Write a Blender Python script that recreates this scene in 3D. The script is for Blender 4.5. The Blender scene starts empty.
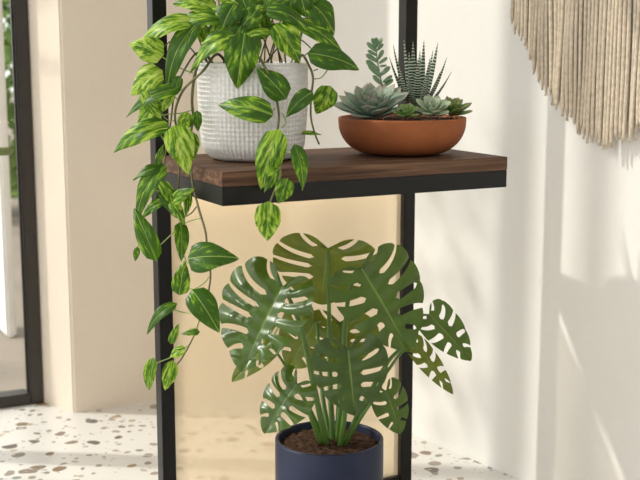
import bpy, bmesh, math, random
from mathutils import Vector, Matrix, noise
random.seed(7)
SC = bpy.context.scene
COL = SC.collection

# ------------------------------------------------------------------ camera
FPX, TILT, CAM_H = 1168.07, 0.1657, 1.12
cd = bpy.data.cameras.new('camera'); cam = bpy.data.objects.new('camera', cd); COL.objects.link(cam)
cam.location = (0, 0, CAM_H); cam.rotation_euler = (math.pi/2-TILT, 0, 0)
cd.sensor_width = 36; cd.lens = FPX/640*36; cd.clip_start = 0.05; cd.clip_end = 200
cd.dof.use_dof = True; cd.dof.focus_distance = 2.45; cd.dof.aperture_fstop = 5.6
SC.camera = cam

# ------------------------------------------------------------------ view
vs = SC.view_settings
vs.view_transform = 'Standard'; vs.look = 'None'; vs.gamma = 1; vs.use_curve_mapping = False
vs.exposure = 0.28

# ------------------------------------------------------------------ world: bright hazy sky, brighter on the sun side
W = bpy.data.worlds.new('sky'); SC.world = W; W.use_nodes = True
nt = W.node_tree; nt.nodes.clear()
tc = nt.nodes.new('ShaderNodeTexCoord'); dp = nt.nodes.new('ShaderNodeVectorMath'); dp.operation = 'DOT_PRODUCT'
dp.inputs[1].default_value = (-0.85, 0.1, 0.5)
nt.links.new(tc.outputs['Generated'], dp.inputs[0])
mr = nt.nodes.new('ShaderNodeMapRange'); mr.inputs[1].default_value = -1; mr.inputs[2].default_value = 1
nt.links.new(dp.outputs['Value'], mr.inputs[0])
rp = nt.nodes.new('ShaderNodeValToRGB')
rp.color_ramp.elements[0].color = (0.14, 0.137, 0.134, 1)
rp.color_ramp.elements[1].color = (2.25, 2.24, 2.22, 1)
em = rp.color_ramp.elements.new(0.5); em.color = (0.62, 0.615, 0.605, 1)
nt.links.new(mr.outputs[0], rp.inputs[0])
bg = nt.nodes.new('ShaderNodeBackground'); bg.inputs['Strength'].default_value = 1.05
nt.links.new(rp.outputs[0], bg.inputs[0])
wo = nt.nodes.new('ShaderNodeOutputWorld'); nt.links.new(bg.outputs[0], wo.inputs[0])

# ------------------------------------------------------------------ sun, low from the left through the glazing
SUN_ELEV = math.radians(42)
sd = bpy.data.lights.new('sun', 'SUN'); sd.energy = 2.35; sd.angle = math.radians(1.1); sd.color = (1, 0.96, 0.90)
so = bpy.data.objects.new('sun', sd); COL.objects.link(so)
SUN_T = 0.10
S = Vector((-math.cos(SUN_ELEV), SUN_T*math.cos(SUN_ELEV), math.sin(SUN_ELEV))).normalized()      # towards the sun
so.rotation_euler = S.to_track_quat('Z', 'Y').to_euler(); so.location = (-5, 2, 4)

# ------------------------------------------------------------------ helpers
def ray_at(px, py, y):
    """world point seen at photo pixel (px,py) lying at distance y in front of the camera"""
    a = (px-320)/FPX; b = (240-py)/FPX; c, s = math.cos(TILT), math.sin(TILT)
    r = Vector((a, c+b*s, -s+b*c)); r *= y/r.y
    return r+Vector((0, 0, CAM_H))

def obj(name, bm, mat, parent=None, smooth=True):
    me = bpy.data.meshes.new(name)
    bmesh.ops.recalc_face_normals(bm, faces=bm.faces)
    bm.to_mesh(me); bm.free()
    for p in me.polygons: p.use_smooth = smooth
    if isinstance(mat, (list, tuple)):
        for m in mat: me.materials.append(m)
    else: me.materials.append(mat)
    o = bpy.data.objects.new(name, me); COL.objects.link(o)
    if parent is not None:
        o.parent = parent
        # vertices are written in world space: undo the parents' placement
        M = Matrix.Identity(4); p = parent
        while p is not None:
            M = Matrix.LocRotScale(p.location, p.rotation_euler, p.scale) @ M; p = p.parent
        me.transform(M.inverted())
    return o

def rebase(o, loc):
    """put a single-mesh thing's origin at loc"""
    o.data.transform(Matrix.Translation(-Vector(loc))); o.location = loc; return o

def thing(name, label, cat, loc=(0, 0, 0), group=None):
    o = bpy.data.objects.new(name, None); COL.objects.link(o); o.location = loc
    o.empty_display_size = 0.05
    o['label'] = label; o['category'] = cat
    if group: o['group'] = group
    return o
def tag(o, label, cat, group=None):
    o['label'] = label; o['category'] = cat
    if group: o['group'] = group
    return o
def struct(name, bm, mat, parent=None, smooth=False):
    o = obj(name, bm, mat, parent, smooth)
    if parent is None: o['kind'] = 'structure'
    return o

def box_frame(bm, o, ex, ey, ez, x0, x1, y0, y1, z0, z1, bevel=0.0):
    """box in the frame with origin o and axes ex,ey,ez"""
    vs_ = []
    for z in (z0, z1):
        for x, y in ((x0, y0), (x1, y0), (x1, y1), (x0, y1)):
            vs_.append(bm.verts.new(Vector(o)+Vector(ex)*x+Vector(ey)*y+Vector(ez)*z))
    fs = []
    for q in ((3, 2, 1, 0), (4, 5, 6, 7), (0, 1, 5, 4), (1, 2, 6, 5), (2, 3, 7, 6), (3, 0, 4, 7)):
        fs.append(bm.faces.new([vs_[i] for i in q]))
    if bevel:
        es = list({e for f in fs for e in f.edges})
        bmesh.ops.bevel(bm, geom=es, offset=bevel, segments=2, affect='EDGES')
    return bm
def boxbm(o, ex, ey, x0, x1, y0, y1, z0, z1, bevel=0.0):
    return box_frame(bmesh.new(), o, ex, ey, (0, 0, 1), x0, x1, y0, y1, z0, z1, bevel)

def prism(bm, pts, z0, z1):
    a = [bm.verts.new((x, y, z0)) for x, y in pts]; b = [bm.verts.new((x, y, z1)) for x, y in pts]
    bm.faces.new(a[::-1]); bm.faces.new(b); n = len(pts)
    for i in range(n): bm.faces.new((a[i], a[(i+1) % n], b[(i+1) % n], b[i]))
    return bm

def smooth_path(pts, n=6):
    pts = [Vector(p) for p in pts]
    if len(pts) < 3:
        return [pts[0].lerp(pts[-1], i/n) for i in range(n+1)]
    out = []
    for i in range(len(pts)-1):
        p0 = pts[max(i-1, 0)]; p1 = pts[i]; p2 = pts[i+1]; p3 = pts[min(i+2, len(pts)-1)]
        for k in range(n):
            t = k/n
            out.append(0.5*((2*p1)+(p2-p0)*t+(2*p0-5*p1+4*p2-p3)*t*t+(3*p1-p0-3*p2+p3)*t**3))
    out.append(pts[-1]); return out

def tube(bm, pts, r0, r1=None, seg=8, n=6, rf=None):
    P = smooth_path(pts, n); r1 = r0 if r1 is None else r1
    T = [(P[min(i+1, len(P)-1)]-P[max(i-1, 0)]).normalized() for i in range(len(P))]
    up = Vector((0.3, -1, 0.2)); rings = []
    for i, (p, t) in enumerate(zip(P, T)):
        up = (up-t*up.dot(t))
        if up.length < 1e-4: up = t.orthogonal()
        up.normalize(); sd_ = t.cross(up)
        f = i/(len(P)-1); r = r0+(r1-r0)*f
        if rf: r *= rf(f)
        rings.append([bm.verts.new(p+(up*math.cos(a)+sd_*math.sin(a))*r) for a in [2*math.pi*k/seg for k in range(seg)]])
    for a, b in zip(rings, rings[1:]):
        for k in range(seg): bm.faces.new((a[k], a[(k+1) % seg], b[(k+1) % seg], b[k]))
    bm.faces.new(rings[0][::-1]); bm.faces.new(rings[-1])
    return bm

def lathe(prof, c, seg=96, bm=None, rad=None):
    """prof: (radius,z) list, closed shell from profile; rad(i,a,r)->r"""
    bm = bm or bmesh.new(); rings = []
    for i, (r, z) in enumerate(prof):
        if r < 1e-6: rings.append([bm.verts.new((c[0], c[1], c[2]+z))]); continue
        ring = []
        for k in range(seg):
            a = 2*math.pi*k/seg; rr = rad(i, a, r) if rad else r
            ring.append(bm.verts.new((c[0]+rr*math.cos(a), c[1]+rr*math.sin(a), c[2]+z)))
        rings.append(ring)
    for a, b in zip(rings, rings[1:]):
        for k in range(seg):
            k2 = (k+1) % seg
            if len(a) == 1 and len(b) == 1: continue
            if len(a) == 1: bm.faces.new((a[0], b[k2], b[k]))
            elif len(b) == 1: bm.faces.new((a[k], a[k2], b[0]))
            else: bm.faces.new((a[k], a[k2], b[k2], b[k]))
    return bm

# ------------------------------------------------------------------ materials
class NB:
    def __init__(s, name):
        s.m = bpy.data.materials.new(name); s.m.use_nodes = True; s.t = s.m.node_tree
        s.b = s.t.nodes['Principled BSDF']; s.o = s.t.nodes['Material Output']
    def n(s, typ, **kw):
        nd = s.t.nodes.new('ShaderNode'+typ)
        for k, v in kw.items():
            if k.startswith('i_'):
                key = k[2:]; key = int(key) if key.isdigit() else key.replace('_', ' ')
                if isinstance(v, bpy.types.NodeSocket): s.t.links.new(v, nd.inputs[key])
                else: nd.inputs[key].default_value = v
            else: setattr(nd, k, v)
        return nd
    def l(s, a, b): s.t.links.new(a, b)
    def math(s, op, a, b=None, clamp=False):
        nd = s.t.nodes.new('ShaderNodeMath'); nd.operation = op; nd.use_clamp = clamp
        for i, v in enumerate((a, b)):
            if v is None: continue
            if isinstance(v, bpy.types.NodeSocket): s.l(v, nd.inputs[i])
            else: nd.inputs[i].default_value = v
        return nd.outputs[0]
    def mix(s, f, a, b):
        nd = s.t.nodes.new('ShaderNodeMix'); nd.data_type = 'RGBA'
        for i, v in ((0, f), (6, a), (7, b)):
            if isinstance(v, bpy.types.NodeSocket): s.l(v, nd.inputs[i])
            elif i == 0: nd.inputs[0].default_value = v
            else: nd.inputs[i].default_value = (*v, 1) if len(v) == 3 else v
        return nd.outputs[2]
    def ramp(s, f, stops):
        nd = s.t.nodes.new('ShaderNodeValToRGB'); s.l(f, nd.inputs[0]); e = nd.color_ramp.elements
        while len(e) < len(stops): e.new(0.5)
        for el, (p, c) in zip(e, stops): el.position = p; el.color = (*c, 1) if len(c) == 3 else c
        return nd.outputs[0]
    def bump(s, h, strength=0.3, dist=0.01):
        nd = s.n('Bump'); nd.inputs['Strength'].default_value = strength; nd.inputs['Distance'].default_value = dist
        s.l(h, nd.inputs['Height']); s.l(nd.outputs[0], s.b.inputs['Normal'])
    def base(s, c, rough=0.5, metal=0, spec=None):
        if isinstance(c, bpy.types.NodeSocket): s.l(c, s.b.inputs['Base Color'])
        else: s.b.inputs['Base Color'].default_value = (*c, 1)
        s.b.inputs['Roughness'].default_value = rough; s.b.inputs['Metallic'].default_value = metal
        if spec is not None: s.b.inputs['Specular IOR Level'].default_value = spec
        return s
    def translucent(s, fac, col):
        tr = s.n('BsdfTranslucent')
        if isinstance(col, bpy.types.NodeSocket): s.l(col, tr.inputs[0])
        else: tr.inputs[0].default_value = (*col, 1)
        mx = s.n('MixShader'); mx.inputs[0].default_value = fac
        s.l(s.b.outputs[0], mx.inputs[1]); s.l(tr.outputs[0], mx.inputs[2]); s.l(mx.outputs[0], s.o.inputs[0])

def wall_mat(name, c0, c1):
    m = NB(name); p = m.n('TexCoord').outputs['Object']
    a = m.n('TexNoise', i_Vector=p, i_Scale=2.2, i_Detail=4.0).outputs[0]
    b = m.n('TexNoise', i_Vector=p, i_Scale=60.0, i_Detail=3.0).outputs[0]
    f = m.math('ADD', m.math('MULTIPLY', a, 0.75), m.math('MULTIPLY', b, 0.25))
    m.base(m.ramp(f, [(0.3, c0), (0.7, c1)]), 0.9, spec=0.2); m.bump(b, 0.12, 0.002); return m.m
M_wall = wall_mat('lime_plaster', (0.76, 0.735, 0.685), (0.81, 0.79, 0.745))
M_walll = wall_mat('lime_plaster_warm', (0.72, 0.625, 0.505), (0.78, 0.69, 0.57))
M_ceil = wall_mat('white_ceiling_plaster', (0.8, 0.78, 0.75), (0.84, 0.82, 0.79))

def terrazzo():
    m = NB('terrazzo'); p = m.n('TexCoord').outputs['Object']
    wn = m.n('TexNoise', i_Vector=p, i_Scale=9.0, i_Detail=2.0)
    wv = m.n('VectorMath', operation='SCALE'); m.l(wn.outputs['Color'], wv.inputs[0]); wv.inputs['Scale'].default_value = 0.05
    pv = m.n('VectorMath', operation='ADD'); m.l(p, pv.inputs[0]); m.l(wv.outputs[0], pv.inputs[1]); pw = pv.outputs[0]
    col = m.mix(m.n('TexNoise', i_Vector=p, i_Scale=3.0, i_Detail=5.0).outputs[0], (0.66, 0.63, 0.585), (0.75, 0.73, 0.69))
    for sc, thr, keep, stops in (
        (16.0, 0.34, 0.45, [(0.0, (0.12, 0.075, 0.045)), (0.3, (0.36, 0.25, 0.12)), (0.55, (0.08, 0.08, 0.09)), (0.8, (0.36, 0.29, 0.22)), (1.0, (0.07, 0.045, 0.03))]),
        (31.0, 0.34, 0.34, [(0.0, (0.35, 0.28, 0.2)), (0.5, (0.2, 0.2, 0.2)), (0.8, (0.55, 0.47, 0.36)), (1.0, (0.28, 0.17, 0.1))]),
        (60.0, 0.32, 0.18, [(0.0, (0.45, 0.4, 0.33)), (0.6, (0.55, 0.5, 0.44)), (1.0, (0.35, 0.3, 0.26))])):
        v = m.n('TexVoronoi', voronoi_dimensions='3D', i_Vector=pw, i_Scale=sc, i_Randomness=1.0)
        e = m.n('TexVoronoi', voronoi_dimensions='3D', feature='DISTANCE_TO_EDGE', i_Vector=pw, i_Scale=sc, i_Randomness=1.0)
        sep = m.n('SeparateColor', i_0=v.outputs['Color'])
        k = m.math('LESS_THAN', sep.outputs[0], keep)
        inside = m.math('LESS_THAN', v.outputs['Distance'], thr)
        inside2 = m.math('GREATER_THAN', e.outputs[0], 0.07)
        f = m.math('MULTIPLY', m.math('MULTIPLY', k, inside), inside2)
        col = m.mix(f, col, m.ramp(sep.outputs[1], stops))
    m.base(col, 0.28, spec=0.5); return m.m
M_floor = terrazzo()

def metal(name, c, rough=0.45):
    m = NB(name); p = m.n('TexCoord').outputs['Object']
    n = m.n('TexNoise', i_Vector=p, i_Scale=40.0, i_Detail=3.0).outputs[0]
    m.base(m.mix(n, tuple(x*0.85 for x in c), tuple(x*1.15 for x in c)), rough, 0.0, 0.3); m.bump(n, 0.05, 0.001); return m.m
M_black = metal('black_powder_coated_steel', (0.007, 0.006, 0.005), 0.38)
M_winframe = metal('dark_bronze_aluminium', (0.045, 0.04, 0.035), 0.38)
M_handle = metal('bronze_green_reflection', (0.16, 0.2, 0.07), 0.35)  # green reflection painted into the metal's base colour

def walnut():
    m = NB('dark_walnut'); rm = m.n('Mapping'); m.l(m.n('TexCoord').outputs['Object'], rm.inputs[0]); rm.inputs['Rotation'].default_value = (0, 0, -0.48); tc_ = rm.outputs[0]
    mp = m.n('Mapping'); m.l(tc_, mp.inputs[0])
    mp.inputs['Scale'].default_value = (2.2, 26, 60)
    n1 = m.n('TexNoise', i_Vector=mp.outputs[0], i_Scale=1.6, i_Detail=8.0, i_Distortion=0.6).outputs[0]
    mp2 = m.n('Mapping'); m.l(tc_, mp2.inputs[0])
    mp2.inputs['Scale'].default_value = (7, 160, 260)
    n2 = m.n('TexNoise', i_Vector=mp2.outputs[0], i_Scale=1.5, i_Detail=4.0).outputs[0]
    f = m.math('ADD', m.math('MULTIPLY', n1, 0.7), m.math('MULTIPLY', n2, 0.3))
    m.base(m.ramp(f, [(0.33, (0.035, 0.018, 0.010)), (0.5, (0.10, 0.052, 0.030)), (0.66, (0.20, 0.11, 0.062))]), 0.6, spec=0.2)
    m.bump(f, 0.25, 0.002); return m.m
M_wood = walnut()

def plain(name, c, rough, var=0.12, scale=30.0, bump=0.0, spec=None, metal_=0.0):
    m = NB(name); p = m.n('TexCoord').outputs['Object']
    n = m.n('TexNoise', i_Vector=p, i_Scale=scale, i_Detail=5.0).outputs[0]
    m.base(m.ramp(n, [(0.3, tuple(x*(1-var) for x in c)), (0.7, tuple(min(1, x*(1+var)) for x in c))]), rough, metal_, spec)
    if bump: m.bump(n, bump, 0.002)
    return m.m
M_whitepot = plain('white_glazed_ceramic', (0.80, 0.775, 0.74), 0.32, 0.04, 20, 0, 0.5)
M_terra = plain('terracotta', (0.31, 0.095, 0.030), 0.7, 0.12, 25, 0.15, 0.3)
M_navy = plain('matte_navy_glaze', (0.012, 0.017, 0.043), 0.42, 0.12, 8, 0.0, 0.3)
M_soil = plain('dark_potting_soil', (0.055, 0.028, 0.016), 0.95, 0.7, 160, 0.6, 0.2)
M_gravel = plain('brown_lava_gravel', (0.13, 0.09, 0.065), 0.9, 0.6, 120, 0.3, 0.2)
M_cord = plain('natural_cotton_cord', (0.60, 0.51, 0.39), 0.95, 0.18, 90, 0.4, 0.1)
M_rod = plain('pale_driftwood', (0.4, 0.3, 0.2), 0.8, 0.3, 40, 0.2)
M_stone = plain('brown_garden_gravel', (0.24, 0.20, 0.16), 0.9, 0.15, 3)
M_render = plain('white_exterior_render', (0.8, 0.79, 0.77), 0.9, 0.04, 5)
M_bark = plain('grey_bark', (0.2, 0.15, 0.1), 0.9, 0.3, 20)

def glass(name):
    m = NB(name); m.t.nodes.remove(m.b)
    tr = m.n('BsdfTransparent'); tr.inputs[0].default_value = (0.97, 0.98, 0.97, 1)
    gl = m.n('BsdfGlossy'); gl.inputs['Roughness'].default_value = 0.02
    lw = m.n('LayerWeight'); lw.inputs['Blend'].default_value = 0.5
    fr = m.math('ADD', 0.025, m.math('MULTIPLY', m.math('POWER', lw.outputs['Facing'], 5.0), 0.5))
    mx = m.n('MixShader'); m.l(fr, mx.inputs[0]); m.l(tr.outputs[0], mx.inputs[1]); m.l(gl.outputs[0], mx.inputs[2])
    m.l(mx.outputs[0], m.o.inputs[0]); return m.m
M_glass = glass('clear_glazing')

def amber():
    m = NB('frosted_amber_acrylic'); m.t.nodes.remove(m.b)
    tr = m.n('BsdfTransparent'); tr.inputs[0].default_value = (1.0, 0.95, 0.86, 1)
    df = m.n('BsdfDiffuse'); df.inputs[0].default_value = (0.92, 0.80, 0.62, 1)
    tl = m.n('BsdfTranslucent'); tl.inputs[0].default_value = (0.95, 0.84, 0.67, 1)
    m1 = m.n('MixShader'); m1.inputs[0].default_value = 0.5; m.l(df.outputs[0], m1.inputs[1]); m.l(tl.outputs[0], m1.inputs[2])
    m2 = m.n('MixShader'); m2.inputs[0].default_value = 0.44; m.l(tr.outputs[0], m2.inputs[1]); m.l(m1.outputs[0], m2.inputs[2])
    m.l(m2.outputs[0], m.o.inputs[0]); return m.m
M_amber = amber()

def emis(name, c, s):
    m = NB(name); m.t.nodes.remove(m.b); e = m.n('Emission'); e.inputs[0].default_value = (*c, 1); e.inputs[1].default_value = s
    m.l(e.outputs[0], m.o.inputs[0]); return m.m
M_led = emis('warm_led', (1.0, 0.86, 0.68), 13)

def pothos_mat():
    m = NB('variegated_pothos_leaf'); uv = m.n('TexCoord').outputs['UV']
    s = m.n('SeparateXYZ', i_0=uv); u = m.math('ABSOLUTE', m.math('SUBTRACT', s.outputs[0], 0.5)); v = s.outputs[1]
    sgn = m.math('SIGN', m.math('SUBTRACT', s.outputs[0], 0.5))
    w = m.math('SUBTRACT', v, m.math('MULTIPLY', u, 1.1))          # along the side veins
    rnd = m.n('ObjectInfo').outputs['Random']
    c = m.n('CombineXYZ'); m.l(m.math('MULTIPLY', w, 3.6), c.inputs[0]); m.l(m.math('MULTIPLY', u, 5.5), c.inputs[1])
    m.l(m.math('ADD', m.math('MULTIPLY', rnd, 37.0), m.math('MULTIPLY', sgn, 3.3)), c.inputs[2])
    n1 = m.n('TexNoise', i_Vector=c.outputs[0], i_Scale=1.0, i_Detail=5.0, i_Roughness=0.6).outputs[0]
    c2 = m.n('CombineXYZ'); m.l(m.math('MULTIPLY', w, 20.0), c2.inputs[0]); m.l(m.math('MULTIPLY', u, 6.0), c2.inputs[1]); m.l(m.math('MULTIPLY', rnd, 11.0), c2.inputs[2])
    n2 = m.n('TexNoise', i_Vector=c2.outputs[0], i_Scale=1.0, i_Detail=3.0).outputs[0]
    f = m.math('ADD', m.math('ADD', m.math('MULTIPLY', n1, 0.75), m.math('MULTIPLY', n2, 0.25)), m.math('MULTIPLY', m.math('SUBTRACT', rnd, 0.45), 0.16))
    col = m.ramp(f, [(0.0, (0.018, 0.062, 0.003)), (0.46, (0.034, 0.100, 0.005)), (0.53, (0.085, 0.21, 0.007)), (0.59, (0.27, 0.44, 0.025)), (0.68, (0.50, 0.62, 0.12)), (0.80, (0.70, 0.73, 0.45))])
    mid = m.math('LESS_THAN', u, 0.014)
    col = m.mix(m.math('MULTIPLY', mid, 0.7), col, (0.36, 0.50, 0.12))
    m.base(col, 0.36, spec=0.32)
    vein = m.math('ADD', m.math('SINE', m.math('MULTIPLY', w, 60.0)), m.math('MULTIPLY', m.math('MINIMUM', u, 0.04), 25.0))
    m.bump(vein, 0.12, 0.0015)
    m.translucent(0.25, m.mix(0.25, col, (0.25, 0.45, 0.02))); return m.m
M_pothos = pothos_mat()

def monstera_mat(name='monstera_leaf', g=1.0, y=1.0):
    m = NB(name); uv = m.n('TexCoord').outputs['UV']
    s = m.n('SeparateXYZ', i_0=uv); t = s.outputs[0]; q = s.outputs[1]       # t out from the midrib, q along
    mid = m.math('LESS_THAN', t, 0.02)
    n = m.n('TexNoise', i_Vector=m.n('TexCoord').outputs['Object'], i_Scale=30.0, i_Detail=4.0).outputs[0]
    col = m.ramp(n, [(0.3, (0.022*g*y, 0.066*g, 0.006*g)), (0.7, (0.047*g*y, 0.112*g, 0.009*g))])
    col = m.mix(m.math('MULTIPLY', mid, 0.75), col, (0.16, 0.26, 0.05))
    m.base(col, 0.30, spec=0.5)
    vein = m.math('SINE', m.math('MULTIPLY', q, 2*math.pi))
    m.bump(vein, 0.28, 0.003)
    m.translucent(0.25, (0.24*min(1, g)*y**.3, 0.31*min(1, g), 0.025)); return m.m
M_monst = monstera_mat(); M_mshaded = monstera_mat('shaded_monstera_leaf', 0.75); M_mbacklit = monstera_mat('backlit_monstera_leaf', 1.7, 1.7)  # second copy has shade put into the leaf colour, third has backlight
M_mstem = plain('green_petiole', (0.085, 0.17, 0.028), 0.4, 0.25, 15)
M_vine = plain('brown_green_vine', (0.12, 0.115, 0.035), 0.55, 0.35, 60)
M_petiole = plain('pothos_petiole', (0.22, 0.30, 0.06), 0.5, 0.25, 40)

def succ_mat(name, c, tip, stripes=False, rough=0.55):
    m = NB(name); uv = m.n('TexCoord').outputs['UV']; s = m.n('SeparateXYZ', i_0=uv); v = s.outputs[1]
    n = m.n('TexNoise', i_Vector=m.n('TexCoord').outputs['Object'], i_Scale=50.0, i_Detail=3.0).outputs[0]
    col = m.mix(n, tuple(x*0.8 for x in c), tuple(x*1.2 for x in c))
    tf = m.ramp(v, [(0.72, (0, 0, 0)), (1.0, (1, 1, 1))])
    col = m.mix(tf, col, tip)
    if stripes:
        wob = m.math('MULTIPLY', m.n('TexNoise', i_Vector=m.n('TexCoord').outputs['Object'], i_Scale=70.0).outputs[0], 4.0)
        st = m.math('GREATER_THAN', m.math('SINE', m.math('ADD', m.math('MULTIPLY', v, 140.0), wob)), 0.6)
        col = m.mix(st, col, (0.55, 0.60, 0.50))
    m.base(col, rough, spec=0.35); return m.m
M_ech = succ_mat('echeveria_grey_green', (0.25, 0.335, 0.25), (0.33, 0.27, 0.21))
M_ech2 = succ_mat('rosette_fresh_green', (0.17, 0.30, 0.08), (0.24, 0.28, 0.10))
M_ech3 = succ_mat('rosette_sage', (0.30, 0.38, 0.24), (0.38, 0.42, 0.28))
M_ech4 = succ_mat('rosette_olive', (0.16, 0.25, 0.07), (0.20, 0.17, 0.06))
M_haw = succ_mat('zebra_haworthia', (0.03, 0.06, 0.03), (0.10, 0.10, 0.06), True, 0.4)
M_sedum = succ_mat('upright_sedum', (0.20, 0.32, 0.17), (0.26, 0.32, 0.18))

# ------------------------------------------------------------------ setting
YAW = 0.48
U = Vector((math.cos(YAW), math.sin(YAW), 0)); V = Vector((-math.sin(YAW), math.cos(YAW), 0)); Zv = Vector((0, 0, 1))
PIER = Vector((-0.758, 3.464, 0)); REV = Vector((-0.880, 3.578, 0)); CORN = Vector((-0.108, 3.803, 0))
RW = Vector((math.cos(math.radians(125)), math.sin(math.radians(125)), 0))       # right wall, towards the corner
NEAR = CORN-RW*4.6                                                              # near end of the right wall
CEIL = 4.35
bm = bmesh.new()                                                # the floor stops at the glazing line
G0 = REV+U*0.0
farL = G0-U*7.0
prism(bm, [(farL.x-0.2*V.x, farL.y-0.2), (farL.x, -1.2), (NEAR.x+0.3, -1.2), (NEAR.x+0.3, NEAR.y), (CORN.x+0.35, CORN.y+0.25), (CORN.x-0.1, CORN.y+0.5), ((G0+V*0.1).x+0.2, (G0+V*0.1).y+0.1), ((G0+V*0.07).x, (G0+V*0.07).y), ((farL+V*0.07).x, (farL+V*0.07).y)], -0.12, 0)
struct('floor', bm, M_floor)
# left wall: solid pier from the splayed reveal to the corner
bm = bmesh.new()
back = V*0.34
prism(bm, [(p.x, p.y) for p in (PIER, CORN, CORN+back, PIER+back-U*0.06, REV)], -0.12, CEIL)
bmesh.ops.bevel(bm, geom=[e for e in bm.edges if abs(e.verts[0].co.x-PIER.x) < 1e-4 and abs(e.verts[1].co.x-PIER.x) < 1e-4], offset=0.006, segments=3, affect='EDGES')
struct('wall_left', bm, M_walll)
nr = Vector((RW.y, -RW.x, 0))                                                   # outwards from the room
bm = bmesh.new(); prism(bm, [(p.x, p.y) for p in (CORN, NEAR, NEAR+nr*0.2, CORN+nr*0.2)], -0.12, CEIL)
struct('wall_right', bm, M_wall)
bm = bmesh.new(); prism(bm, [(farL.x, farL.y+0.1), (farL.x, -1.2), (NEAR.x+0.3, -1.2), (NEAR.x+0.3, NEAR.y), (CORN.x+0.35, CORN.y+0.25), (CORN.x-0.2, CORN.y+0.5), ((G0+V*0.2).x, (G0+V*0.2).y)], CEIL, CEIL+0.15)
struct('ceiling', bm, M_ceil)

# glazed wall: frame runs from the reveal away to the left, origin GO, along -U, thickness along V
GO = REV-U*0.002-V*0.012
win = bpy.data.objects.new('window_1', None); COL.objects.link(win); win.location = GO; win['kind'] = 'structure'
def along_for_wall(r):
    """where on the glazing line the sun ray enters that lands on the right wall in direction x/y = r"""
    y = 3.648/(1+1.43*r); x = r*y; D = GO-Vector((x, y, 0))           # GO-k*U = (x,y)+m*(-1,SUN_T)
    return (D.y+SUN_T*D.x)/(U.y+SUN_T*U.x)
a1 = (along_for_wall(.163)+along_for_wall(.192))/2; a2 = along_for_wall(.247)
NU = -U
def wbox(name, a0, a1_, z0, z1, d0=0.0, d1=0.07, mat=M_winframe, bev=0.004):
    return obj(name, boxbm(GO, NU, V, a0, a1_, d0, d1, z0, z1, bev), mat, win, smooth=False)
H_W = 4.25
wbox('window_stile', 0.000, 0.040, 0.0, H_W, 0.0, 0.05)
wbox('window_stile', a1-0.04, a1+0.04, 0.0, H_W)
wbox('window_stile', a2-0.012, a2+0.03, 0.0, H_W)
wbox('window_stile', 4.2, 4.28, 0.0, H_W); wbox('window_stile', 6.9, 6.98, 0.0, H_W)
wbox('window_rail', 0.040, 6.9, 0.0, 0.036); wbox('window_rail', 0.040, 6.9, H_W-0.06, H_W)
for s0, s1 in ((0.040, a1-0.04), (a1+0.04, a2-0.012), (a2+0.03, 4.2), (4.28, 6.9)):
    obj('glass_pane', boxbm(GO, NU, V, s0, s1, 0.034, 0.040, 0.042, H_W-0.06), M_glass, win, smooth=False)
# glazing bead catching light along the inner edge of the nearest stile
wbox('glazing_bead', 0.040, 0.046, 0.036, H_W-0.06, 0.015, 0.03, M_winframe, 0.002)
# header above the glazing
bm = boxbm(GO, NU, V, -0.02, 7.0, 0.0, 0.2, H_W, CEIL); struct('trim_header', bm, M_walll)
# lever handle on the glazed door
hp = ray_at(10, 151, 3.42)
bm = bmesh.new()
q0 = hp+U*0.010; q1 = hp-U*0.14
tube(bm, [q1, q1.lerp(q0, 0.5), q0], 0.0125, seg=14, rf=lambda f: 1.0 if f < 0.93 else math.sqrt(max(0.04, 1-((f-0.93)/0.07)**2)))
hd = obj('door_handle', bm, M_handle, win)
bm = bmesh.new(); tube(bm, [q1+U*0.02, q1+U*0.02+V*0.10], 0.009, seg=10, n=2); obj('handle_spindle', bm, M_handle, win)

# ------------------------------------------------------------------ garden
bm = bmesh.new(); gz = -0.1
prism(bm, [(-30, 2.2-10), ((farL+V*0.08).x, (farL+V*0.08).y), ((G0+V*0.08).x, (G0+V*0.08).y), (0.9, 4.4), (6, 6), (6, 30), (-30, 30)], -0.3, -0.04)
g = obj('garden_paving', bm, M_stone, smooth=False); g['kind'] = 'structure'
# white rendered garden column outside the glass
cp = ray_at(9, 300, 4.6)
bm = boxbm((cp.x, cp.y, 0), U, V, -0.024, 0.016, -0.05, 0.15, -0.04, 3.4, 0.01)
c = obj('garden_column', bm, M_render, smooth=False); rebase(c, (cp.x, cp.y, -0.04)); tag(c, 'slim white rendered column outside the glass, beside the window stile', 'column')

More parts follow.
